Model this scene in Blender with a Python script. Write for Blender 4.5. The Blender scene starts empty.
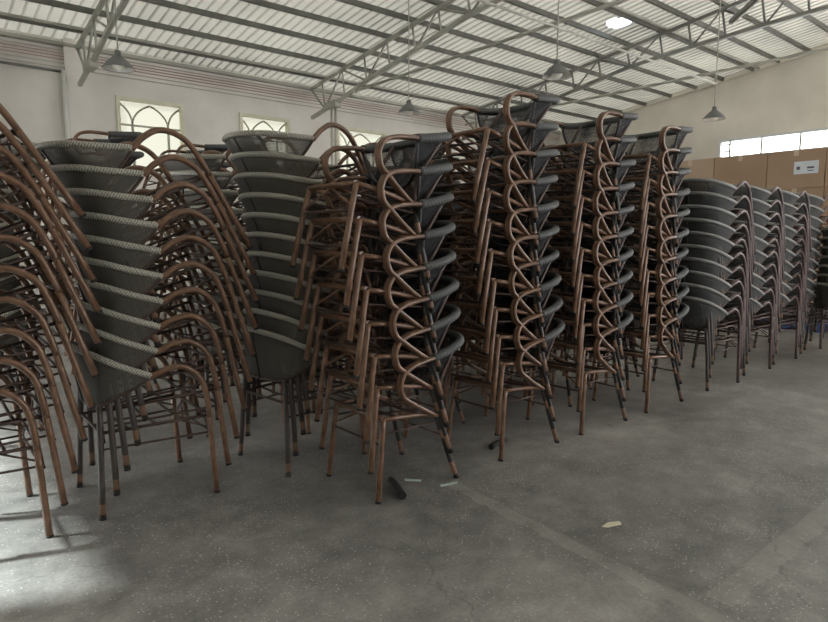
import bpy, bmesh, math, random
from mathutils import Vector, Matrix
random.seed(7)
COL = bpy.context.scene.collection
SC = bpy.context.scene
S = 1.8                      # hall scale about the camera foot
def U(x, y, z):              # measured hall point -> metres
    return Vector((x*S, y*S, 1.5+(z-1.5)*S))

# ---------------------------------------------------------------- materials
def newmat(name):
    m = bpy.data.materials.new(name); m.use_nodes = True
    nt = m.node_tree; b = nt.nodes['Principled BSDF']
    return m, nt, b
def N(nt, t, **kw):
    n = nt.nodes.new(t)
    for k, v in kw.items():
        if k in n.inputs.keys(): n.inputs[k].default_value = v
        else: setattr(n, k, v)
    return n
def ramp(nt, fac, stops):
    r = nt.nodes.new('ShaderNodeValToRGB')
    while len(r.color_ramp.elements) < len(stops): r.color_ramp.elements.new(0.5)
    for e, (p, c) in zip(r.color_ramp.elements, stops):
        e.position = p; e.color = (*c, 1) if len(c) == 3 else c
    nt.links.new(fac, r.inputs['Fac']); return r
def math_n(nt, op, a, b=None, c=None):
    n = nt.nodes.new('ShaderNodeMath'); n.operation = op
    for i, v in enumerate((a, b, c)):
        if v is None: continue
        if isinstance(v, (int, float)): n.inputs[i].default_value = v
        else: nt.links.new(v, n.inputs[i])
    return n.outputs[0]
def noisy(name, c1, c2, scale=6, rough=.5, metal=0., bump=0., coord='Object', detail=4, spec=.5):
    m, nt, b = newmat(name)
    tc = N(nt, 'ShaderNodeTexCoord'); no = N(nt, 'ShaderNodeTexNoise', Scale=scale, Detail=detail)
    nt.links.new(tc.outputs[coord], no.inputs['Vector'])
    r = ramp(nt, no.outputs['Fac'], [(.3, c1), (.7, c2)])
    nt.links.new(r.outputs['Color'], b.inputs['Base Color'])
    b.inputs['Roughness'].default_value = rough; b.inputs['Metallic'].default_value = metal
    b.inputs['Specular IOR Level'].default_value = spec
    if bump:
        bp = N(nt, 'ShaderNodeBump', Strength=bump, Distance=.02)
        nt.links.new(no.outputs['Fac'], bp.inputs['Height']); nt.links.new(bp.outputs['Normal'], b.inputs['Normal'])
    return m
def tube_mat(name, c1, c2, rough=.28):      # painted bamboo-look tube, streaked along its length
    m, nt, b = newmat(name)
    uv = N(nt, 'ShaderNodeTexCoord'); mp = N(nt, 'ShaderNodeMapping'); mp.inputs['Scale'].default_value = (9, 2.2, 1)
    no = N(nt, 'ShaderNodeTexNoise', Scale=1.6, Detail=4)
    nt.links.new(uv.outputs['UV'], mp.inputs['Vector']); nt.links.new(mp.outputs['Vector'], no.inputs['Vector'])
    oi = N(nt, 'ShaderNodeObjectInfo')
    r = ramp(nt, no.outputs['Fac'], [(.25, c1), (.75, c2)])
    nt.links.new(r.outputs['Color'], b.inputs['Base Color']); b.inputs['Roughness'].default_value = rough
    return m
def band_mat(name, dark, tan, bands, rough=.45):   # dark leg with lighter bands at fixed heights along the tube (UV x = metres)
    m, nt, b = newmat(name)
    uv = N(nt, 'ShaderNodeTexCoord'); sp = N(nt, 'ShaderNodeSeparateXYZ')
    nt.links.new(uv.outputs['UV'], sp.inputs[0]); u = sp.outputs[0]
    tot = None
    for a, c in bands:
        k = math_n(nt, 'MULTIPLY', math_n(nt, 'GREATER_THAN', u, a), math_n(nt, 'LESS_THAN', u, c))
        tot = k if tot is None else math_n(nt, 'ADD', tot, k)
    r = ramp(nt, tot, [(0, dark), (1, tan)])
    nt.links.new(r.outputs['Color'], b.inputs['Base Color']); b.inputs['Roughness'].default_value = rough
    return m
def wrap_mat(name, c1, c2, k=70, rough=.6):        # diagonal woven wrap on a tube
    m, nt, b = newmat(name)
    uv = N(nt, 'ShaderNodeTexCoord'); sp = N(nt, 'ShaderNodeSeparateXYZ')
    nt.links.new(uv.outputs['UV'], sp.inputs[0])
    a = math_n(nt, 'MULTIPLY', sp.outputs[0], k*6.283); v = math_n(nt, 'MULTIPLY', sp.outputs[1], 6.283*3)
    s1 = math_n(nt, 'SINE', math_n(nt, 'ADD', a, v)); s2 = math_n(nt, 'SINE', math_n(nt, 'SUBTRACT', math_n(nt, 'MULTIPLY', a, .5), v))
    h = math_n(nt, 'ADD', math_n(nt, 'MULTIPLY', s1, .35), math_n(nt, 'MULTIPLY', s2, .15)); h = math_n(nt, 'ADD', h, .5)
    r = ramp(nt, h, [(.15, c1), (.7, c2)])
    nt.links.new(r.outputs['Color'], b.inputs['Base Color']); b.inputs['Roughness'].default_value = rough
    bp = N(nt, 'ShaderNodeBump', Strength=.5, Distance=.003); nt.links.new(h, bp.inputs['Height']); nt.links.new(bp.outputs['Normal'], b.inputs['Normal'])
    return m
def mesh_mat(name, c1, c2, holes=.22, k=95):         # open woven textilene
    m, nt, b = newmat(name)
    tc = N(nt, 'ShaderNodeTexCoord'); sp = N(nt, 'ShaderNodeSeparateXYZ'); nt.links.new(tc.outputs['UV'], sp.inputs[0])
    s1 = math_n(nt, 'SINE', math_n(nt, 'MULTIPLY', math_n(nt, 'ADD', sp.outputs[0], sp.outputs[1]), k*6.283))
    s2 = math_n(nt, 'SINE', math_n(nt, 'MULTIPLY', math_n(nt, 'SUBTRACT', sp.outputs[0], sp.outputs[1]), k*6.283))
    p = math_n(nt, 'MULTIPLY', s1, s2); h = math_n(nt, 'ADD', math_n(nt, 'MULTIPLY', p, .5), .5)
    r = ramp(nt, h, [(.3, c1), (.75, c2)]); nt.links.new(r.outputs['Color'], b.inputs['Base Color'])
    b.inputs['Roughness'].default_value = .7; b.inputs['Specular IOR Level'].default_value = .25
    tr = N(nt, 'ShaderNodeBsdfTransparent'); mx = N(nt, 'ShaderNodeMixShader')
    hole = math_n(nt, 'LESS_THAN', h, holes)
    nt.links.new(hole, mx.inputs[0]); nt.links.new(b.outputs[0], mx.inputs[1]); nt.links.new(tr.outputs[0], mx.inputs[2])
    nt.links.new(mx.outputs[0], nt.nodes['Material Output'].inputs['Surface'])
    return m
M = {}
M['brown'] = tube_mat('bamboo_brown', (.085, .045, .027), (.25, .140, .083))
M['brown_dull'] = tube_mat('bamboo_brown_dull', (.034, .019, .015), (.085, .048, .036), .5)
M['legdark'] = band_mat('dark_leg', (.045, .036, .032), (.21, .13, .085), [(.02, .075)])
M['legband'] = band_mat('banded_leg', (.022, .021, .02), (.21, .125, .082), [(.02, .11), (.28, .34)])
M['wrap_light'] = wrap_mat('grey_weave_wrap', (.17, .17, .15), (.44, .43, .37), 75)
M['wrap_dark'] = wrap_mat('charcoal_weave_wrap', (.03, .033, .034), (.088, .095, .095), 80)
M['mesh'] = mesh_mat('grey_textilene', (.022, .022, .02), (.155, .148, .13), .33, 56)
M['mesh_dark'] = mesh_mat('charcoal_textilene', (.008, .009, .012), (.034, .036, .043), .50, 120)
M['brown_plum'] = tube_mat('plum_brown', (.055, .038, .036), (.13, .088, .082), .42)
M['wrap_mid'] = wrap_mat('slate_weave_wrap', (.12, .124, .12), (.30, .305, .295), 80)
M['mesh_mid'] = mesh_mat('slate_textilene', (.02, .022, .024), (.10, .105, .105), .22, 60)
M['cap'] = noisy('rubber', (.012,)*3, (.02,)*3, 8, .7)
M['edge'] = noisy('dark_tube', (.02, .02, .022), (.04, .04, .042), 9, .45)

# ---------------------------------------------------------------- mesh helpers
def smooth_path(pts, n=5):
    P = [Vector(p) for p in pts]
    if len(P) < 3: return P
    out = []
    for i in range(len(P)-1):
        p0 = P[i-1] if i else P[0]*2-P[1]; p1 = P[i]; p2 = P[i+1]; p3 = P[i+2] if i+2 < len(P) else P[-1]*2-P[-2]
        for k in range(n):
            t = k/n
            out.append(.5*((2*p1)+(p2-p0)*t+(2*p0-5*p1+4*p2-p3)*t*t+(3*p1-p0-3*p2+p3)*t**3))
    out.append(P[-1]); return out
def tube(bm, pts, r, seg=8, sm=4, r2=None):
    P = smooth_path(pts, sm) if sm else [Vector(p) for p in pts]
    uvl = bm.loops.layers.uv.verify()
    rings = []; L = 0; prev = None; us = []
    for i, p in enumerate(P):
        t = (P[min(i+1, len(P)-1)]-P[max(i-1, 0)]).normalized()
        if prev is None:
            a = Vector((0, 0, 1)) if abs(t.z) < .9 else Vector((1, 0, 0)); nrm = (a-t*a.dot(t)).normalized()
        else: nrm = (prev-t*prev.dot(t)).normalized()
        prev = nrm; bn = t.cross(nrm)
        rr = r if r2 is None else r+(r2-r)*i/(len(P)-1)
        rings.append([bm.verts.new(p+(nrm*math.cos(2*math.pi*k/seg)+bn*math.sin(2*math.pi*k/seg))*rr) for k in range(seg)])
        if i: L += (P[i]-P[i-1]).length
        us.append(L)
    for i in range(len(P)-1):
        for k in range(seg):
            k2 = (k+1) % seg
            f = bm.faces.new((rings[i][k], rings[i][k2], rings[i+1][k2], rings[i+1][k])); f.smooth = True
            for lp, uv in zip(f.loops, ((us[i], k/seg), (us[i], (k+1)/seg), (us[i+1], (k+1)/seg), (us[i+1], k/seg))): lp[uvl].uv = uv
    bm.faces.new(rings[0][::-1]); bm.faces.new(rings[-1])
def box(bm, lo, hi):
    x0, y0, z0 = lo; x1, y1, z1 = hi
    v = [bm.verts.new(p) for p in ((x0,y0,z0),(x1,y0,z0),(x1,y1,z0),(x0,y1,z0),(x0,y0,z1),(x1,y0,z1),(x1,y1,z1),(x0,y1,z1))]
    for f in ((3,2,1,0),(4,5,6,7),(0,1,5,4),(1,2,6,5),(2,3,7,6),(3,0,4,7)): bm.faces.new([v[i] for i in f])
def beam(bm, a, b, w, h):         # rectangular bar from a to b
    a = Vector(a); b = Vector(b); t = (b-a).normalized()
    up = Vector((0, 0, 1)) if abs(t.z) < .95 else Vector((1, 0, 0))
    s = t.cross(up).normalized()*w/2; u = s.cross(t).normalized()*h/2
    v = [bm.verts.new(p) for p in (a-s-u, a+s-u, a+s+u, a-s+u, b-s-u, b+s-u, b+s+u, b-s+u)]
    for f in ((3,2,1,0),(4,5,6,7),(0,1,5,4),(1,2,6,5),(2,3,7,6),(3,0,4,7)): bm.faces.new([v[i] for i in f])
def lathe(bm, prof, seg=20, c=(0, 0, 0)):
    c = Vector(c); R = []
    for r, z in prof:
        R.append([bm.verts.new(c+Vector((r*math.cos(2*math.pi*k/seg), r*math.sin(2*math.pi*k/seg), z))) for k in range(seg)])
    for i in range(len(R)-1):
        for k in range(seg):
            f = bm.faces.new((R[i][k], R[i][(k+1) % seg], R[i+1][(k+1) % seg], R[i+1][k])); f.smooth = True
def sheet(bm, top, bot, nv=5, th=.004, bulge=0.):
    """thick curved panel between two polylines of equal length"""
    uvl = bm.loops.layers.uv.verify(); n = len(top); G = []; UVs = []
    L = [0]
    for i in range(1, n): L.append(L[-1]+(top[i]-top[i-1]).length)
    for i in range(n):
        col = []; cu = []
        for j in range(nv+1):
            t = j/nv; p = top[i].lerp(bot[i], t); d = (Vector((p.x, p.y, 0))); 
            if d.length > 0: p = p+d.normalized()*bulge*math.sin(math.pi*t)
            col.append(p); cu.append((L[i], (top[i]-bot[i]).length*t))
        G.append(col); UVs.append(cu)
    def nrm(i, j):
        a = G[min(i+1, n-1)][j]-G[max(i-1, 0)][j]; b = G[i][min(j+1, nv)]-G[i][max(j-1, 0)]
        c = a.cross(b); return c.normalized() if c.length > 1e-9 else Vector((1, 0, 0))
    A = [[bm.verts.new(G[i][j]+nrm(i, j)*th/2) for j in range(nv+1)] for i in range(n)]
    B = [[bm.verts.new(G[i][j]-nrm(i, j)*th/2) for j in range(nv+1)] for i in range(n)]
    def q(vs, uvs):
        if len({tuple(v.co) for v in vs}) < 4: return
        f = bm.faces.new(vs); f.smooth = True
        for lp, uv in zip(f.loops, uvs): lp[uvl].uv = uv
    for i in range(n-1):
        for j in range(nv):
            ids = ((i, j), (i+1, j), (i+1, j+1), (i, j+1)); uv = [UVs[a][b] for a, b in ids]
            q([A[a][b] for a, b in ids], uv); q([B[a][b] for a, b in ids][::-1], uv[::-1])
    for i in range(n-1):
        for j, s in ((0, 1), (nv, -1)):
            q([A[i][j], B[i][j], B[i+1][j], A[i+1][j]][::s], [UVs[i][j], UVs[i][j], UVs[i+1][j], UVs[i+1][j]][::s])
    for j in range(nv):
        for i, s in ((0, -1), (n-1, 1)):
            q([A[i][j], B[i][j], B[i][j+1], A[i][j+1]][::s], [UVs[i][j], UVs[i][j], UVs[i][j+1], UVs[i][j+1]][::s])
def obj(name, bm, mat, parent=None, label=None):
    bmesh.ops.recalc_face_normals(bm, faces=bm.faces[:]) if name not in ('ceiling',) else None
    me = bpy.data.meshes.new(name); bm.to_mesh(me); bm.free()
    me.materials.append(mat); o = bpy.data.objects.new(name, me); COL.objects.link(o); o.parent = parent
    if label: o['label'] = label
    return o
def part(name, mat, parent, fn, label=None):
    bm = bmesh.new(); fn(bm); return obj(name, bm, mat, parent, label)
def thing(name, label, cat, loc=(0, 0, 0), rz=0, group=None):
    o = bpy.data.objects.new(name, None); COL.objects.link(o); o.empty_display_size = .1
    o.location = loc; o.rotation_euler = (0, 0, rz); o['label'] = label; o['category'] = cat
    if group: o['group'] = group
    return o
def tag(o, label, cat, group=None):
    o['label'] = label; o['category'] = cat
    if group: o['group'] = group
    return o
def struct(name, bm, mat, parent=None):
    o = obj(name, bm, mat, parent)
    if parent is None: o['kind'] = 'structure'
    return o

# ---------------------------------------------------------------- the two chair models (x forward, origin on the floor)
def V(*a): return Vector(a)
def mirrored(half):              # half: points for +y side from the arm to the middle (y = 0 last)
    return [V(*p) for p in half]+[V(p[0], -p[1], p[2]) for p in half[-2::-1]]
def common(root, feet, caps):
    pass
def chair_a(caps=True, dull=False):
    brown = M['brown_plum'] if dull else M['brown']
    wrap = M['wrap_mid'] if dull else M['wrap_light']; weave = M['mesh_mid'] if dull else M['mesh']
    r = thing('armchair', 'x', 'chair')
    RT = .0168
    for s in (1, -1):
        arm = [(-.04,.31*s,.748),(.0,.315*s,.766),(.045,.32*s,.782),(.12,.32*s,.788),(.19,.32*s,.752),(.245,.32*s,.675),(.268,.32*s,.56),(.276,.32*s,.47)]
        part('armrest', brown, r, lambda b: tube(b, arm, RT, 8, 4))
        leg = part('leg', brown, r, lambda b: tube(b, [(.276,.32*s,.47),(.286,.32*s,.28),(.302,.322*s,.012)], RT, 8, 2))
        rear = part('leg', M['legdark'], r, lambda b: tube(b, [(-.312,.285*s,.012),(-.300,.262*s,.3),(-.292,.245*s,.46),(-.284,.225*s,.61)], RT, 8, 2), 'dark grey rear leg')
        part('back_stay', M['edge'], r, lambda b: tube(b, [(-.275,.215*s,.60),(-.290,.185*s,.74),(-.312,.165*s,.895)], .0095, 8, 2))
        if caps:
            part('foot_cap', M['cap'], leg, lambda b: tube(b, [(.303,.322*s,0),(.3025,.322*s,.013)], .0178, 8, 0))
            part('foot_cap', M['cap'], rear, lambda b: tube(b, [(-.313,.285*s,0),(-.3125,.285*s,.013)], .0178, 8, 0))
    rail = mirrored([(-.035,.31,.752),(-.10,.308,.782),(-.19,.290,.825),(-.28,.235,.875),(-.345,.14,.908),(-.368,0,.922)])
    part('top_rail', wrap, r, lambda b: tube(b, rail, .0175, 9, 4), 'grey woven wrapped rail')
    low = mirrored([(-.04,.305,.742),(-.11,.295,.70),(-.19,.275,.66),(-.27,.235,.615),(-.305,.13,.60),(-.315,0,.597)])
    part('backrest', weave, r, lambda b: sheet(b, smooth_path(rail, 4), smooth_path(low, 4), 4, .004), 'grey woven mesh back')
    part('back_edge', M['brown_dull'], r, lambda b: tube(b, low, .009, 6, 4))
    part('back_stay', M['edge'], r, lambda b: tube(b, [(-.317,0,.597),(-.345,0,.75),(-.366,0,.905)], .009, 6, 2))
    fr = [(.285,-.305,.475),(.285,.305,.475),(-.285,.24,.462),(-.285,-.24,.462)]
    def frame(b):
        for i in range(4): tube(b, [fr[i], fr[(i+1) % 4]], .0095, 8, 0)
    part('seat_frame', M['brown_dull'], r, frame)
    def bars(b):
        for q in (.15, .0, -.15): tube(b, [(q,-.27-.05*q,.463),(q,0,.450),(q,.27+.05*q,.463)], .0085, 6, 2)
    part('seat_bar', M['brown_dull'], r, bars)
    def str_(b):
        for s in (1, -1): tube(b, [(.287,.315*s,.375),(-.295,.255*s,.375)], .0065, 6, 0)
        tube(b, [(.287,.31,.375),(.287,-.31,.375)], .0065, 6, 0)
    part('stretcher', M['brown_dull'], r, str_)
    for s in (1, -1):
        part('brace', M['brown_dull'], r, lambda b: tube(b, [(.288,.312*s,.36),(.285,.16*s,.468)], .0055, 6, 0))
        part('brace', M['brown_dull'], r, lambda b: tube(b, [(.283,.315*s,.40),(.12,.285*s,.468)], .0055, 6, 0))
    return r
def chair_b(caps=True):
    r = thing('armchair', 'x', 'chair')
    RT = .0168
    for s in (1, -1):
        front = part('leg', M['brown'], r, lambda b: tube(b, [(.245,.243*s,.474),(.262,.249*s,.36),(.30,.264*s,.012)], RT, 8, 2))
        rear = part('leg', M['legband'], r, lambda b: tube(b, [(-.30,.275*s,.012),(-.237,.255*s,.20),(-.165,.232*s,.43)], RT, 8, 2), 'dark rear leg with tan bands')
        part('back_stay', M['brown_dull'], r, lambda b: tube(b, [(-.165,.232*s,.43),(-.19,.226*s,.60),(-.325,.238*s,.858)], .0125, 8, 3))
        if caps:
            part('foot_cap', M['cap'], front, lambda b: tube(b, [(.302,.264*s,0),(.3,.264*s,.013)], .0178, 8, 0))
            part('foot_cap', M['cap'], rear, lambda b: tube(b, [(-.304,.275*s,0),(-.3,.275*s,.013)], .0178, 8, 0))
        def arm(b):
            for d in (-.0125, .0125):
                k = .27*s+d
                tube(b, [(-.155,.24*s+d,.425),(-.03,.25*s+d,.495),(.07,k,.552),(.124,k,.592),(.146,k,.665),(.118,k,.728),(.05,k,.764),(-.04,k,.784),(-.12,.268*s+d,.796)], .0135, 7, 4)
        part('armrest', M['brown'], r, arm)
    rail = mirrored([(-.11,.269,.793),(-.19,.276,.815),(-.28,.272,.842),(-.355,.245,.868),(-.395,.18,.884),(-.408,.08,.890),(-.41,0,.892)])
    part('top_rail', M['wrap_dark'], r, lambda b: tube(b, rail, .0265, 10, 4), 'charcoal woven wrapped rail')
    low = mirrored([(-.115,.266,.785),(-.128,.256,.735),(-.148,.232,.665),(-.17,.19,.605),(-.19,.13,.567),(-.20,.06,.552),(-.205,0,.548)])
    part('backrest', M['mesh_dark'], r, lambda b: sheet(b, smooth_path(rail, 4), smooth_path(low, 4), 4, .004), 'charcoal woven mesh back')
    part('back_edge', M['edge'], r, lambda b: tube(b, low, .0105, 7, 4))
    part('back_stay', M['edge'], r, lambda b: tube(b, [(-.207,0,.55),(-.31,0,.72),(-.40,0,.885)], .012, 6, 2))
    part('seat_rail', M['brown'], r, lambda b: tube(b, [(.247,-.244,.477),(.247,.244,.477)], .0165, 8, 0))
    def sides(b):
        for s in (1, -1): tube(b, [(.245,.243*s,.474),(.05,.24*s,.462),(-.165,.232*s,.43)], .0145, 8, 2)
        tube(b, [(-.162,.232,.432),(-.162,-.232,.432)], .01, 7, 0)
    part('seat_frame', M['brown'], r, sides)
    def bars(b):
        for q in (.12, -.02): tube(b, [(q,-.243,.466),(q,0,.452),(q,.243,.466)], .009, 6, 2)
        for q in (-1, 1): tube(b, [(.24,.09*q,.468),(-.14,.09*q,.434)], .008, 6, 0)
    part('seat_bar', M['brown_dull'], r, bars)
    def str_(b):
        for s in (1, -1): tube(b, [(.255,.255*s,.395),(-.16,.237*s,.385)], .006, 6, 0)
        tube(b, [(.268,.258,.33),(.268,-.258,.33)], .0075, 6, 0); tube(b, [(-.19,.245,.30),(-.19,-.245,.30)], .006, 6, 0)
    part('stretcher', M['brown_dull'], r, str_)
    for s in (1, -1): part('brace', M['brown'], r, lambda b: tube(b, [(.266,.257*s,.345),(.25,0,.468)], .007, 6, 0))
    return r
PROTO = {('A', 1): chair_a(True), ('A', 0): chair_a(False), ('B', 1): chair_b(True), ('B', 0): chair_b(False), ('C', 1): chair_a(True, True), ('C', 0): chair_a(False, True)}
KIDS = {}
for k, p in PROTO.items():
    KIDS[k] = [(c, list(c.children)) for c in p.children]
used = set()
def place(kind, caps, mat, label, group):
    key = (kind, caps); p = PROTO[key]
    r = p.copy(); COL.objects.link(r)
    for c, subs in KIDS[key]:
        d = c.copy(); COL.objects.link(d); d.parent = r
        for g in subs:
            e = g.copy(); COL.objects.link(e); e.parent = d
    r.location = mat[0]; r.rotation_euler = (mat[2], mat[1], mat[3]); r['label'] = label; r['group'] = group
    return r
ORD = ['bottom', 'second', 'third', 'fourth', 'fifth', 'sixth', 'seventh', 'eighth', 'ninth', 'tenth', 'eleventh', 'twelfth']
def rot2(v, th): return (v[0]*math.cos(th)-v[1]*math.sin(th), v[0]*math.sin(th)+v[1]*math.cos(th))
def stack(kind, x, y, rz, n, where, group, caps=1, d=None, a0=None, turn=None):
    if kind in 'AC': ref = (-.04, .75); D = (2.9, 15.5, 4.2); ln = .138; look = 'brown armchair with grey woven back' if kind == 'A' else 'plum-brown armchair with slate back'
    else: ref = (-.33, .86); D = (1.25, 9.5, 1.15); ln = .1775; look = 'looped-arm chair with charcoal rail'
    dl = math.radians(D[0] if d is None else d); a0 = math.radians(D[1] if a0 is None else a0); tn = math.radians(D[2] if turn is None else turn)
    J = ref; th = 0
    for k in range(n):
        if k:
            a = a0-(k-1)*tn; J = (J[0]+math.sin(a)*ln, J[1]+math.cos(a)*ln); th += dl
        w = rot2(ref, th); lx = J[0]-w[0]; lz = J[1]-w[1]
        jx = random.uniform(-.004, .004) if k else 0; jy = random.uniform(-.006, .006) if k else 0; jr = random.uniform(-.012, .012) if k else 0
        c, s = math.cos(rz), math.sin(rz); lx += jx
        pos = (x+c*lx-s*jy, y+s*lx+c*jy, lz)
        if k == 0: lab = f'{look}, bottom of {where}'
        elif k == n-1: lab = f'{look}, topmost of {where}'
        else: lab = f'{look}, {ORD[k]} up in {where}'
        place(kind, caps, (pos, -th, 0, rz+jr), lab, group)
PI = math.pi
FR = 'stacked chairs in the front row'; BR = 'stacked chairs in the rows behind'
stack('A', .15, 3.76, 0, 11, 'leftmost stack', FR)
stack('A', 1.02, 3.76, 0, 10, 'second stack from left', FR)
stack('A', 2.04, 3.70, .12, 11, 'third stack from left', FR, 1, 2.5, 12, 3.1)
stack('B', 2.27, 2.96, PI, 8, 'shortest looped-arm stack', FR, 1, 1.12, 8.7, 1.1)
stack('B', 3.31, 2.97, PI, 10, 'tallest-looking middle stack', FR)
stack('B', 4.20, 2.95, PI, 10, 'stack right of the tallest', FR, 1, 1.2, 5.5, 1.0)
stack('B', 5.15, 2.95, PI, 10, 'stack nearest first carton column', FR, 1, 1.2, 8, 1.1)
stack('C', 6.34, 2.99, 0, 10, 'first lower stack on right', FR, 1, 1.5, 7, 1.3)
stack('C', 7.34, 3.05, 0, 10, 'second lower stack on right', FR, 1, 1.5, 7, 1.3)
stack('C', 8.25, 3.08, 0, 10, 'third lower stack on right', FR, 1, 1.5, 7, 1.3)
stack('C', 9.2, 3.10, 0, 10, 'stack before blue pallets', FR, 0, 1.5, 7, 1.3)
stack('A', 9.42, 2.50, -.6, 7, 'stack cut by right picture edge', FR)
for i, (x, n, w) in enumerate(((3.10, 9, 'second-row stack behind the shortest'), (3.97, 9, 'second-row stack behind the tallest'), (4.87, 9, 'third of the second-row stacks'), (5.75, 9, 'last of the second-row stacks'))):
    stack('B', x, 3.74, PI, n, w, BR, 0)
for x, n, w in ((1.97, 11, 'third-row stack before first window'), (2.95, 11, 'second of the third-row stacks'), (3.93, 10, 'third of the third-row stacks'), (4.9, 10, 'last of the third-row stacks')):
    stack('A', x, 4.72, 0, n, w, BR, 0)
for x, w in ((2.95, 'first of fourth-row stacks from left'), (3.93, 'second of fourth-row stacks from left'), (4.9, 'third of fourth-row stacks from left'), (5.9, 'last of fourth-row stacks from left')):
    stack('A', x, 5.6, 0, 9, w, BR, 0)
stack('A', 5.9, 4.72, 0, 9, 'stack ending the third row', BR, 0)
stack('B', 1.5, 6.3, PI, 10, 'far stack below first window', BR, 0)
stack('B', 2.45, 6.5, PI, 10, 'far stack right of first window', BR, 0)
stack('A', .40, 5.7, PI, 12, 'far stack behind the leftmost', BR, 0)
for key, p in PROTO.items():
    for c, subs in KIDS[key]:
        for g in subs: bpy.data.objects.remove(g)
        bpy.data.objects.remove(c)
    bpy.data.objects.remove(p)

# ---------------------------------------------------------------- hall shell
GX = 11.2*S; LY = 8.54*S; XL = -5.0; YB = -5.0
ROOFB = .1287; ZR0 = 1.5+(4.117+ROOFB*6.461-1.5)*S      # z at y = 0
def roofz(y): return ZR0-ROOFB*y
# floor
def floor_mat():
    m, nt, b = newmat('concrete_floor')
    tc = N(nt, 'ShaderNodeTexCoord'); P = tc.outputs['Object']
    n1 = N(nt, 'ShaderNodeTexNoise', Scale=.55, Detail=6, Roughness=.6); n2 = N(nt, 'ShaderNodeTexNoise', Scale=5, Detail=6, Roughness=.65); n3 = N(nt, 'ShaderNodeTexNoise', Scale=60, Detail=3)
    for n in (n1, n2, n3): nt.links.new(P, n.inputs['Vector'])
    a = math_n(nt, 'ADD', math_n(nt, 'MULTIPLY', n1.outputs['Fac'], .5), math_n(nt, 'MULTIPLY', n2.outputs['Fac'], .35)); a = math_n(nt, 'ADD', a, math_n(nt, 'MULTIPLY', n3.outputs['Fac'], .15))
    r = ramp(nt, a, [(.37, (.108, .107, .103)), (.5, (.225, .220, .208)), (.63, (.38, .37, .348))])
    # pale grit flecks, thick in patches
    vo = N(nt, 'ShaderNodeTexVoronoi', Scale=62); nt.links.new(P, vo.inputs['Vector'])
    dot = math_n(nt, 'LESS_THAN', vo.outputs['Distance'], .22)
    pn = N(nt, 'ShaderNodeTexNoise', Scale=1.3, Detail=3); nt.links.new(P, pn.inputs['Vector'])
    vc = N(nt, 'ShaderNodeSeparateColor'); nt.links.new(vo.outputs['Color'], vc.inputs[0])
    thr = math_n(nt, 'MULTIPLY', math_n(nt, 'SUBTRACT', pn.outputs['Fac'], .38), 2.2)
    dot = math_n(nt, 'MULTIPLY', dot, math_n(nt, 'LESS_THAN', vc.outputs[0], thr))
    mx = N(nt, 'ShaderNodeMix', data_type='RGBA'); nt.links.new(math_n(nt, 'MULTIPLY', dot, .8), mx.inputs[0]); nt.links.new(r.outputs[0], mx.inputs[6]); mx.inputs[7].default_value = (.62, .61, .57, 1)
    # cement strips patched into the slab
    sp = N(nt, 'ShaderNodeSeparateXYZ'); nt.links.new(P, sp.inputs[0]); X, Y = sp.outputs[0], sp.outputs[1]
    wob = math_n(nt, 'MULTIPLY', math_n(nt, 'SUBTRACT', n2.outputs['Fac'], .5), .10)
    def strip(coord, c0, k, other, w, lo, hi):
        q = math_n(nt, 'SUBTRACT', math_n(nt, 'ADD', coord, wob), math_n(nt, 'ADD', math_n(nt, 'MULTIPLY', other, k), c0))
        q = math_n(nt, 'LESS_THAN', math_n(nt, 'ABSOLUTE', q), w)
        q = math_n(nt, 'MULTIPLY', q, math_n(nt, 'GREATER_THAN', other, lo)); return math_n(nt, 'MULTIPLY', q, math_n(nt, 'LESS_THAN', other, hi))
    s1 = strip(X, 2.30, .07, Y, .045, .2, 2.62); s2 = strip(Y, 1.02, 0.0, X, .055, 2.5, 9.)
    st = math_n(nt, 'MAXIMUM', s1, s2); st = math_n(nt, 'MULTIPLY', st, math_n(nt, 'MULTIPLY', n2.outputs['Fac'], .5))
    m2 = N(nt, 'ShaderNodeMix', data_type='RGBA'); nt.links.new(st, m2.inputs[0]); nt.links.new(mx.outputs[2], m2.inputs[6]); m2.inputs[7].default_value = (.40, .40, .35, 1)
    # dark hairline cracks
    wn = N(nt, 'ShaderNodeTexVoronoi', Scale=.55, feature='DISTANCE_TO_EDGE')
    ds = N(nt, 'ShaderNodeVectorMath', operation='ADD'); nt.links.new(P, ds.inputs[0])
    nn = N(nt, 'ShaderNodeTexNoise', Scale=2.2, Detail=4); nt.links.new(P, nn.inputs['Vector'])
    sc = N(nt, 'ShaderNodeVectorMath', operation='SCALE'); sc.inputs[3].default_value = .5; nt.links.new(nn.outputs['Color'], sc.inputs[0]); nt.links.new(sc.outputs[0], ds.inputs[1])
    nt.links.new(ds.outputs[0], wn.inputs['Vector'])
    ck = math_n(nt, 'MULTIPLY', math_n(nt, 'LESS_THAN', wn.outputs['Distance'], .002), .25)
    m3 = N(nt, 'ShaderNodeMix', data_type='RGBA'); nt.links.new(ck, m3.inputs[0]); nt.links.new(m2.outputs[2], m3.inputs[6]); m3.inputs[7].default_value = (.06, .06, .06, 1)
    nt.links.new(m3.outputs[2], b.inputs['Base Color'])
    rr = ramp(nt, n2.outputs['Fac'], [(.3, (.42,)*3), (.7, (.62,)*3)]); nt.links.new(rr.outputs[0], b.inputs['Roughness'])
    b.inputs['Specular IOR Level'].default_value = .35
    bp = N(nt, 'ShaderNodeBump', Strength=.25, Distance=.01); nt.links.new(a, bp.inputs['Height']); nt.links.new(bp.outputs['Normal'], b.inputs['Normal'])
    return m
bm = bmesh.new(); box(bm, (XL, YB, -.15), (GX+.2, LY+.2, 0)); struct('floor', bm, floor_mat())

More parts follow.
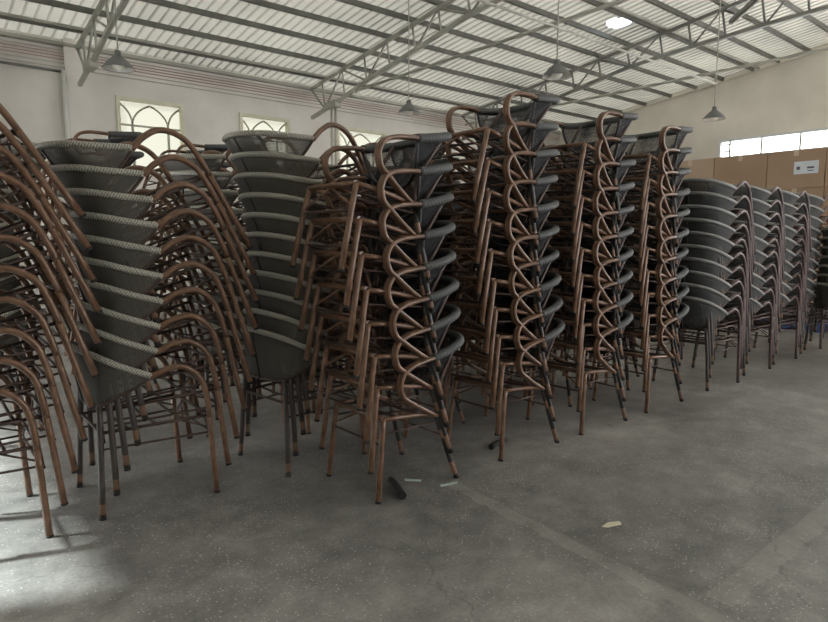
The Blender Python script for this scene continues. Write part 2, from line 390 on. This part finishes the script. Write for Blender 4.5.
wallm = noisy('plaster', (.60, .578, .53), (.80, .773, .715), .7, .9, bump=.05, detail=7)
wallg = noisy('plaster_warm', (.62, .588, .51), (.84, .80, .715), .6, .9, bump=.05, detail=7)
# left (window) wall with openings
WZ0, WZ1 = 1.5+(2.35-1.5)*S, 1.5+(3.30-1.5)*S
wins = [(2.18*S, 3.03*S), (3.82*S, 4.62*S), (5.46*S, 6.45*S), (7.15*S, 7.95*S), (8.85*S, 9.65*S)]
bm = bmesh.new(); ztop = roofz(LY)+.05
x = XL
for a, c in wins+[(GX+.2, None)]:
    box(bm, (x, LY, 0), (a, LY+.24, ztop)); 
    if c: box(bm, (a, LY, 0), (c, LY+.24, WZ0)); box(bm, (a, LY, WZ1), (c, LY+.24, ztop)); x = c
struct('wall_left', bm, wallm)
# gable wall with window band
gy0, gy1, gz0, gz1 = 3.15*S, 5.07*S, 1.5+(2.55-1.5)*S, 1.5+(3.225-1.5)*S
bm = bmesh.new()
def prism_y(bm, x0, x1, y0, y1, z0):
    v = []
    for xx in (x0, x1):
        v.append([bm.verts.new(p) for p in ((xx, y0, z0), (xx, y1, z0), (xx, y1, roofz(y1)+.03), (xx, y0, roofz(y0)+.03))])
    bm.faces.new(v[0]); bm.faces.new(v[1][::-1])
    for i in range(4): bm.faces.new((v[0][i], v[1][i], v[1][(i+1) % 4], v[0][(i+1) % 4]))
prism_y(bm, GX, GX+.24, YB, -4.6, 0); prism_y(bm, GX, GX+.24, -4.6, 3.2, 6.2); prism_y(bm, GX, GX+.24, 3.2, gy0, 0); prism_y(bm, GX, GX+.24, gy1, LY, 0); prism_y(bm, GX, GX+.24, gy0, gy1, gz1)  # tall floor-level opening is out of view, added to light the floor
box(bm, (GX, gy0, 0), (GX+.24, gy1, gz0)); struct('wall_right', bm, wallg)
# unseen near end wall and wall behind camera; openings added to light the floor
XW = -2.6
bm = bmesh.new()
prism_y(bm, XW-.24, XW, YB, 4.25, 0); prism_y(bm, XW-.24, XW, 8.6, LY, 0); prism_y(bm, XW-.24, XW, 4.25, 8.6, 2.45)
struct('wall_near', bm, wallm)
bm = bmesh.new(); zt = roofz(YB)+.05
for a, c, lo, hi in ((XW, 6, 0, zt), (6, 10, 4.4, zt), (10, GX, 0, zt)): box(bm, (a, YB-.24, lo), (c, YB, hi))
struct('wall_back', bm, wallm)
# wall pilaster and pilaster under the truss
bm = bmesh.new(); box(bm, (1.62*S, LY-.12, 0), (1.92*S, LY, ztop)); struct('trim_1', bm, wallm)

# windows
framem = noisy('cream_frame', (.60, .58, .44), (.70, .68, .53), 4, .5)
barm = noisy('window_bar', (.35, .34, .27), (.42, .41, .33), 4, .5)
def pane_mat(name, tint, f=.5):
    m, nt, b = newmat(name); nt.nodes.remove(b)
    t = N(nt, 'ShaderNodeBsdfTransparent'); t.inputs[0].default_value = (*tint, 1); l = N(nt, 'ShaderNodeBsdfTranslucent'); l.inputs[0].default_value = (*tint, 1)
    mx = N(nt, 'ShaderNodeMixShader'); mx.inputs[0].default_value = f
    nt.links.new(t.outputs[0], mx.inputs[1]); nt.links.new(l.outputs[0], mx.inputs[2]); nt.links.new(mx.outputs[0], nt.nodes['Material Output'].inputs['Surface'])
    return m
panem = pane_mat('frosted_pane', (.33, .33, .30)); panec = pane_mat('clear_pane', (.96, .98, 1.), .2)
for i, (a, c) in enumerate(wins):
    bm = bmesh.new(); yy = LY-.02; fw = .075
    box(bm, (a, yy-.03, WZ1-fw), (c, yy+.12, WZ1)); box(bm, (a, yy-.03, WZ0), (c, yy+.12, WZ0+fw))
    box(bm, (a, yy-.03, WZ0+fw), (a+fw, yy+.12, WZ1-fw)); box(bm, (c-fw, yy-.03, WZ0+fw), (c, yy+.12, WZ1-fw))
    w = struct(f'window_{i+1}', bm, framem)
    bw = (c-a)*.53; mid = (a+c)/2; zt = WZ1-.60; m1, m2 = mid-bw/2, mid+bw/2; y1 = LY+.08
    def bars(b):
        box(b, (a+fw, y1-.02, zt-.03), (c-fw, y1+.02, zt+.01))
        for xx in (m1, m2): box(b, (xx-.026, y1-.018, WZ0+fw), (xx+.026, y1+.018, zt-.03))
        hh = WZ1-fw-.05-zt
        def arch(x0, x1):        # one side of a pointed arch from spring x0 to apex x1
            return [(x0+(x1-x0)*2*(1-math.cos(t*math.pi/3)), y1, zt+hh*math.sin(t*math.pi/3)/.866) for t in [k/10 for k in range(11)]]
        for x0, x1 in ((m1, mid), (m2, mid)): tube(b, [(x0, y1, zt)]+[p for p in arch(x0, x1)][1:], .022, 6, 0)
        tube(b, arch(m1, max(m1-bw/2, a+fw)), .022, 6, 0); tube(b, arch(m2, min(m2+bw/2, c-fw)), .022, 6, 0)
    part('window_bars', barm, w, bars)
    part('pane', panem, w, lambda b: box(b, (a+.02, LY+.12, WZ0+.02), (c-.02, LY+.126, WZ1-.02)))
bm = bmesh.new(); fw = .07
box(bm, (GX-.03, gy0, gz1-fw), (GX+.14, gy1, gz1)); box(bm, (GX-.03, gy0, gz0), (GX+.14, gy1, gz0+fw)); box(bm, (GX-.03, gy0, gz0+fw), (GX+.14, gy0+fw, gz1-fw)); box(bm, (GX-.03, gy1-fw, gz0+fw), (GX+.14, gy1, gz1-fw))
w = struct('window_6', bm, noisy('white_frame', (.6, .62, .62), (.7, .72, .72), 4, .4))
def gb(b):
    for yy in (gy1-.32, gy1-1.25, gy1-2.3): box(b, (GX+.05, yy-.025, gz0+fw), (GX+.10, yy+.025, gz1-fw))
    for k in range(1, 6): box(b, (GX+.05, gy1-.32, gz0+k*.21), (GX+.10, gy1-fw, gz0+k*.21+.04))
part('window_bars', barm, w, gb)
part('pane', panec, w, lambda b: box(b, (GX+.11, gy0+.02, gz0+.02), (GX+.118, gy1-.02, gz1-.02)))

# roof sheet
def roof_mat():
    m, nt, b = newmat('pale_roof_sheet')
    tc = N(nt, 'ShaderNodeTexCoord'); P = tc.outputs['Object']
    no = N(nt, 'ShaderNodeTexNoise', Scale=.5, Detail=5); nt.links.new(P, no.inputs['Vector'])
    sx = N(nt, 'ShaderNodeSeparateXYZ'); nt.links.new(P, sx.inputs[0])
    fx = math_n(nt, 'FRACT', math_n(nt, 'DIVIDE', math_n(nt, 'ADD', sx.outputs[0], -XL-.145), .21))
    seam = math_n(nt, 'LESS_THAN', fx, .30)          # darker bands along the ribs of the sheets
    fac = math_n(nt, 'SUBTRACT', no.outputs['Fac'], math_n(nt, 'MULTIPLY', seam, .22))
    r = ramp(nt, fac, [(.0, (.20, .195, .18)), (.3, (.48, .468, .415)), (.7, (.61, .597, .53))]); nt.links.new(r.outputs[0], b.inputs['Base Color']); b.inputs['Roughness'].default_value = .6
    tl = N(nt, 'ShaderNodeBsdfTranslucent'); nt.links.new(r.outputs[0], tl.inputs[0])
    mx = N(nt, 'ShaderNodeMixShader'); mx.inputs[0].default_value = .07; nt.links.new(b.outputs[0], mx.inputs[1]); nt.links.new(tl.outputs[0], mx.inputs[2])
    sp = N(nt, 'ShaderNodeSeparateXYZ'); nt.links.new(P, sp.inputs[0])   # torn-open patch
    dx = math_n(nt, 'DIVIDE', math_n(nt, 'SUBTRACT', sp.outputs[0], 13.5), .35); dy = math_n(nt, 'DIVIDE', math_n(nt, 'SUBTRACT', sp.outputs[1], 8.62), .27)
    n2 = N(nt, 'ShaderNodeTexNoise', Scale=3, Detail=3); nt.links.new(P, n2.inputs['Vector'])
    q = math_n(nt, 'ADD', math_n(nt, 'MULTIPLY', dx, dx), math_n(nt, 'MULTIPLY', dy, dy)); q = math_n(nt, 'ADD', q, n2.outputs['Fac'])
    hole = math_n(nt, 'LESS_THAN', q, 1.4); tr = N(nt, 'ShaderNodeBsdfTranslucent'); tr.inputs[0].default_value = (.52, .62, .70, 1); m2 = N(nt, 'ShaderNodeMixShader')
    nt.links.new(hole, m2.inputs[0]); nt.links.new(mx.outputs[0], m2.inputs[1]); nt.links.new(tr.outputs[0], m2.inputs[2])
    nt.links.new(m2.outputs[0], nt.nodes['Material Output'].inputs['Surface'])
    return m
bm = bmesh.new(); x = XL; prof = []
while x < GX+.3:
    prof += [(x, 0), (x+.150, 0), (x+.165, -.028), (x+.195, -.028)]; x += .21
ya, yb = YB, LY+.5
vv = [(bm.verts.new((px, ya, roofz(ya)+pz+.03)), bm.verts.new((px, yb, roofz(yb)+pz+.03)), bm.verts.new((px, ya, roofz(ya)+pz+.034)), bm.verts.new((px, yb, roofz(yb)+pz+.034))) for px, pz in prof]
for i in range(len(vv)-1):
    bm.faces.new((vv[i][0], vv[i+1][0], vv[i+1][1], vv[i][1]))
for v in [v for q in vv for v in q[2:]]: bm.verts.remove(v)
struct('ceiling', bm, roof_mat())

steel = noisy('dark_steel', (.085, .085, .075), (.13, .13, .11), 3, .5)
steelp = noisy('pale_steel', (.30, .30, .26), (.42, .42, .36), 2, .45)
steelg = noisy('grey_steel', (.16, .16, .145), (.24, .24, .21), 2, .45)
# purlins
py = [8.07, 7.54, 7.0, 6.49, 5.98, 5.51, 5.045, 4.555, 4.16, 3.727, 3.27, 2.8, 2.35, 1.9, 1.4, .9]
n = 2
for i, y in enumerate(py):
    bm = bmesh.new(); Y = y*S; z = roofz(Y)-.075
    beam(bm, (XL, Y, z), (GX, Y, z), .06, .105)
    struct(f'trim_{n}', bm, steel); n += 1
    if i in (0, 7):
        bm = bmesh.new(); beam(bm, (XL, Y-.17, z-.01), (GX, Y-.17, z-.01), .05, .05); struct(f'trim_{n}', bm, steelp); n += 1
# eave gutter beam
bm = bmesh.new(); box(bm, (XL, LY-.14, roofz(LY)-.13), (GX, LY, roofz(LY)-.06)); struct(f'trim_{n}', bm, steelp); n += 1
bm = bmesh.new(); beam(bm, (GX-.05, YB, roofz(YB)-.10), (GX-.05, LY, roofz(LY)-.10), .06, .08); struct(f'trim_{n}', bm, wallg); n += 1
# trusses
lowpts = [(8.39, 3.337), (7.67, 3.46), (6.84, 3.63), (5.95, 3.77), (5.01, 3.93), (4.3, 3.99), (3.16, 4.05), (1.5, 4.1)]
def lowz(y):
    for (a, za), (b, zb) in zip(lowpts, lowpts[1:]):
        if b <= y <= a: return zb+(za-zb)*(y-b)/(a-b)
    return lowpts[-1][1]
def LP(X, y): return Vector((X*S, y*S, 1.5+(lowz(y)-1.5)*S))
def TP(X, y): return Vector((X*S, y*S, roofz(y*S)-.19))
for X, lab, mt in ((1.75, 'pale steel roof truss nearest, at upper left', steelp), (4.93, 'pale steel roof truss rising from above the windows, middle', steelp), (8.12, 'grey steel roof truss farthest, nearest the bare end wall', steelg)):
    t = thing('roof_truss', lab, 'roof truss', (X*S, LY, 1.5+(3.3-1.5)*S), 0, 'roof trusses')
    inv = Matrix.Translation(-t.location)
    def pp(name, fn, m=mt):
        o = part(name, m, t, fn); o.data.transform(inv)
    pp('top_chord', lambda b: beam(b, TP(X, 8.4), TP(X, 1.5), .07, .08))
    pp('bottom_chord', lambda b: [beam(b, LP(X, lowpts[i][0]), LP(X, lowpts[i+1][0]), .075, .08) for i in range(len(lowpts)-1)])
    pts = [8.07, 7.54, 7.0, 6.49, 5.98, 5.51, 5.045, 4.555, 4.16, 3.727, 3.27, 2.8, 2.35, 1.9]
    pp('end_post', lambda b: tube(b, [TP(X, 8.4), LP(X, 8.0)], .03, 6, 0))
    for i, y in enumerate(pts[:-1]):
        pp('strut', lambda b: tube(b, [TP(X, y), LP(X, y-.06)], .026, 6, 0))
        if i % 2 == 0: pp('strut', lambda b: tube(b, [LP(X, y-.06), TP(X, pts[i+1])], .026, 6, 0))
        elif i % 4 == 1: pp('strut', lambda b: tube(b, [TP(X, y), LP(X, pts[i+1]-.06)], .026, 6, 0))
    pp('bearing_plate', lambda b: box(b, (X*S-.09, 7.65*S, LP(X, 7.9).z-.05), (X*S+.09, 7.95*S, LP(X, 7.9).z+.10)))
# horizontal tie rods and the long conduit
def rod(name, a, b, r, lab, cat, m, group=None):
    bm = bmesh.new(); tube(bm, [a, b], r, 8, 0); return tag(obj(name, bm, m), lab, cat, group)
rod('tie_rod', (4.93*S, 7.2*S, 1.5+(3.52-1.5)*S), (4.93*S, 1.2*S, 1.5+(3.56-1.5)*S), .035, 'long grey tie rod running level below the middle roof truss', 'rod', steelp)
rod('tie_rod', (8.12*S, 8.3*S, 1.5+(3.6-1.5)*S), (8.12*S, 1.2*S, 1.5+(3.62-1.5)*S), .035, 'long grey tie rod running level below the farthest roof truss', 'rod', steelp)
rod('conduit', (-1, 6.14, 4.72), (13.27, 6.14, 4.72), .022, 'thin pale conduit hung under the roof, ending above the right-hand lamp', 'pipe', steelp)
# conduits along the window wall
pinkm = noisy('red_brown_pipe', (.36, .24, .2), (.45, .31, .27), 2, .6); palem = noisy('pale_pipe', (.40, .38, .33), (.5, .48, .43), 2, .6)
for i, (zz, mm, w) in enumerate(((3.735, palem, 'topmost'), (3.70, pinkm, 'second from top'), (3.665, pinkm, 'third from top'), (3.63, pinkm, 'fourth from top'), (3.585, palem, 'fifth from top'), (3.535, palem, 'lowest'))):
    Z = 1.5+(zz-1.5)*S
    rod('wall_pipe', (XL, LY-.04, Z), (GX, LY-.04, Z), .013, f'thin pipe along the window wall, {w} of six', 'pipe', mm, 'pipes along the window wall')
rod('wall_cable', (XL, LY-.03, 1.5+(3.50-1.5)*S), (1.60*S, LY-.03, 1.5+(3.49-1.5)*S), .03, 'grey cable duct on the wall, ending at the first pilaster', 'pipe', steelg)
rod('down_pipe', (1.60*S, LY-.16, 0), (1.60*S, LY-.16, 1.5+(3.49-1.5)*S), .05, 'white vertical pipe at the first pilaster, left of the first window', 'pipe', noisy('white_pipe', (.66, .66, .62), (.74, .74, .70), 3, .5))
t = thing('support_post', 'pale twin-pipe post standing under the middle truss bearing', 'post', (4.93*S, 14.0, 0))
for q in (-.06, .06): part('pipe', palem, t, lambda b: tube(b, [(q, 0, 0), (q, 0, 4.92)], .035, 8, 0))
part('base_plate', steelp, t, lambda b: box(b, (-.15, -.12, 0), (.15, .12, .015)))

# pendant lamps
shadem = noisy('lamp_shade_grey', (.11, .115, .11), (.16, .165, .155), 3, .5); inm = noisy('lamp_inside', (.7, .7, .66), (.8, .8, .76), 3, .5)
bulbm = noisy('bulb_glass', (.82, .80, .72), (.9, .88, .8), 3, .25)
for (x, y, lab) in ((2.62, 10.0, 'pendant lamp at upper left, hung left of first window'), (7.95, 9.75, 'pendant lamp hung before the window wall, middle of photo'), (7.97, 6.15, 'pendant lamp hung highest, above the tallest chair stacks'), (13.27, 6.14, 'pendant lamp hung before the bare end wall')):
    t = thing('pendant_lamp', 'grey cone '+lab, 'lamp', (x, y, 4.0), 0, 'hanging lamps')
    part('lamp_shade', shadem, t, lambda b: lathe(b, [(.225, 0), (.205, .035), (.14, .11), (.06, .175), (.045, .20), (.045, .25), (.0, .255), (.0, .235), (.035, .2), (.05, .165), (.13, .10), (.195, .028), (.222, -.004), (.225, 0)], 24))
    part('reflector', inm, t, lambda b: lathe(b, [(.221, -.002), (.192, .024), (.128, .092), (.052, .155), (.05, .157), (.126, .097), (.19, .030), (.219, .002)], 24), 'white inner lining')
    part('bulb', bulbm, t, lambda b: lathe(b, [(.0, -.035), (.05, -.02), (.085, .015), (.09, .05), (.06, .10), (.035, .15), (.0, .16)], 16), 'white round bulb')
    part('rod', steelp, t, lambda b: tube(b, [(0, 0, .25), (0, 0, roofz(y)-4.05)], .012, 6, 0))
# batten under the roof
t = thing('batten_light', 'slim grey tube light hung under the roof at upper right', 'lamp', (12.53, 5.33, 5.8), math.atan2(.91, .96))
part('housing', steelg, t, lambda b: beam(b, (-.66, 0, 0), (.66, 0, .0), .10, .07)); part('tube', inm, t, lambda b: tube(b, [(-.62, 0, -.055), (.62, 0, -.055)], .018, 8, 0), 'white unlit tube')
for q in (-.5, .5): part('hanger', steelg, t, lambda b: tube(b, [(q, 0, .03), (q, 0, roofz(5.4)-5.8)], .008, 6, 0))

# cartons on blue pallets
cm = noisy('kraft_carton', (.36, .25, .165), (.44, .31, .21), 1.2, .85); cm2 = noisy('kraft_carton_pale', (.46, .34, .24), (.52, .39, .28), 1.2, .85)
tapem = noisy('packing_tape', (.55, .44, .32), (.62, .50, .38), 3, .35); bluem = noisy('blue_pallet', (.03, .06, .16), (.05, .09, .22), 3, .6); greym = noisy('grey_wrap', (.20, .20, .23), (.27, .27, .30), 2, .6)
lblm = noisy('label_paper', (.62, .68, .72), (.72, .76, .8), 6, .7); inkm = noisy('label_ink', (.08, .09, .12), (.12, .13, .16), 6, .7)
ys = [6.9, 6.02, 5.13, 4.25, 3.40, 2.55, 1.70]; zr = [.46, 1.08, 1.70, 2.32, 2.94]; rown = ['bottom', 'second', 'third', 'top']; coln = ['first', 'second', 'third', 'fourth', 'fifth', 'sixth']
for i in range(6):
    y1, y0 = ys[i], ys[i+1]
    p = thing('pallet', f'blue pallet under the {coln[i]} column of cartons from left', 'pallet', (11.7, (y0+y1)/2, 0), 0, 'blue pallets')
    hw = (y1-y0)/2-.03
    part('deck', bluem, p, lambda b: box(b, (-.5, -hw, .12), (.5, hw, .15)))
    for q in (-1, 0, 1): part('runner', bluem, p, lambda b: box(b, (-.5, q*(hw-.05)-.05, 0), (.5, q*(hw-.05)+.05, .12)))
    g = bmesh.new(); box(g, (11.22, y0+.02, .15), (12.18, y1-.02, zr[0])); tag(obj('wrapped_bundle', g, greym), f'grey wrapped bundle under the {coln[i]} carton column from left', 'bundle', 'grey bundles on the pallets')
    for k in range(4):
        c = thing('cardboard_carton', f'brown cardboard carton, {rown[k]} row, {coln[i]} column from left of carton wall', 'box', (11.7, (y0+y1)/2, zr[k]), 0, 'stacked cardboard cartons')
        hx = random.uniform(.48, .5); w_ = (y1-y0)/2-random.uniform(.004, .012); h_ = zr[k+1]-zr[k]-.004
        part('body', cm2 if (i*4+k) % 5 == 2 else cm, c, lambda b: box(b, (-hx, -w_, 0), (.5, w_, h_)))
        tz = .10
        part('tape', tapem, c, lambda b: (box(b, (-hx-.003, -.035, h_-tz), (-hx, .035, h_)), box(b, (-hx, -.035, h_), (.5, .035, h_+.0015))), 'shiny tan tape')
        if i == 3 and k == 3:
            l = part('label', lblm, c, lambda b: box(b, (-hx-.004, -.33, .22), (-hx, .02, .42)), 'white printed label')
            part('print', inkm, l, lambda b: [box(b, (-hx-.006, y_, z_), (-hx-.004, y_+w2, z_+h2)) for y_, z_, w2, h2 in ((-.07, .29, .05, .05), (-.27, .30, .10, .03), (-.26, .26, .08, .015))])

# small things on the floor
bm = bmesh.new(); vs = [bm.verts.new(p) for p in ((2.70, 1.715, .004), (2.715, 1.69, .004), (2.80, 1.66, .006), (2.812, 1.68, .012), (2.765, 1.72, .006))]
f = bm.faces.new(vs); r = bmesh.ops.extrude_face_region(bm, geom=[f])
for v in [g for g in r['geom'] if isinstance(g, bmesh.types.BMVert)]: v.co.z -= .003
tag(obj('paper_scrap', bm, noisy('cream_paper', (.62, .58, .42), (.7, .66, .5), 8, .8)), 'small cream paper scrap lying alone on the open concrete floor', 'scrap')
bm = bmesh.new(); tube(bm, [(2.10, 2.64, .028), (2.14, 2.72, .026), (2.19, 2.83, .020), (2.215, 2.90, .016)], .025, 10, 4, .018)
tag(obj('dark_floor_piece', bm, M['cap']), 'short black piece lying under the shortest looped-arm stack', 'scrap')  # unidentified small dark object, drawn as a bent tube
bm = bmesh.new(); tube(bm, [(3.12, 2.90, .02), (3.22, 2.93, .02), (3.33, 2.95, .018)], .022, 8, 3, .018); 
tag(obj('dark_floor_piece', bm, M['cap']), 'dark puddle drawn as a short tube under the middle front stack', 'scrap')  # this tube stands in for a dark puddle on the floor

mint = noisy('mint_paint', (.38, .52, .47), (.50, .62, .57), 20, .8)
for pts_, lab in ((((2.40, 2.638), (2.515, 2.612), (2.537, 2.638), (2.47, 2.65), (2.42, 2.668)), 'mint paint mark on floor by the rear foot of the shortest stack'), (((2.29, 2.851), (2.357, 2.775), (2.38, 2.80), (2.31, 2.88)), 'mint paint mark on floor under the shortest stack')):
    bm = bmesh.new(); q = [bm.verts.new((a, c, .0015)) for a, c in pts_]; q2 = [bm.verts.new((a, c, .0)) for a, c in pts_]
    bm.faces.new(q); bm.faces.new(q2[::-1])
    for i in range(len(q)): bm.faces.new((q[i], q2[i], q2[(i+1) % len(q)], q[(i+1) % len(q)]))
    tag(obj('paint_mark', bm, mint), lab, 'paint mark')

# ---------------------------------------------------------------- light: the sky through roof, windows and the added wall openings
w = bpy.data.worlds.new('World'); SC.world = w; w.use_nodes = True; bg = w.node_tree.nodes['Background']
bg.inputs[0].default_value = (1.0, .98, .985, 1); bg.inputs[1].default_value = 4.6

sun = bpy.data.lights.new('sun', 'SUN'); so = bpy.data.objects.new('sun', sun); COL.objects.link(so)
sun.energy = 8.0; sun.angle = math.radians(3); sun.color = (.90, 1, .98)
so.rotation_euler = Vector((.84, -.40, -.62)).to_track_quat('-Z', 'Y').to_euler()
# ---------------------------------------------------------------- camera
f = 610.; p = math.atan(72/610.); yaw = math.atan(741/614.2)
h = Vector((math.cos(yaw), math.sin(yaw), 0)); rt = Vector((math.sin(yaw), -math.cos(yaw), 0)); up = Vector((0, 0, 1))
fw = h*math.cos(p)-up*math.sin(p); cu = h*math.sin(p)+up*math.cos(p)
cam = bpy.data.cameras.new('camera'); co = bpy.data.objects.new('camera', cam); COL.objects.link(co)
cam.sensor_width = 36; cam.lens = 36*f/828; cam.clip_start = .05; cam.clip_end = 200
mw = Matrix((rt, cu, -fw)).transposed().to_4x4(); mw.translation = Vector((0, 0, 1.5)); co.matrix_world = mw
SC.camera = co
SC.view_settings.view_transform = 'Standard'; SC.view_settings.look = 'None'; SC.view_settings.gamma = 1; SC.view_settings.use_curve_mapping = False
SC.view_settings.exposure = 0.72
SC.cycles.transparent_max_bounces = 24
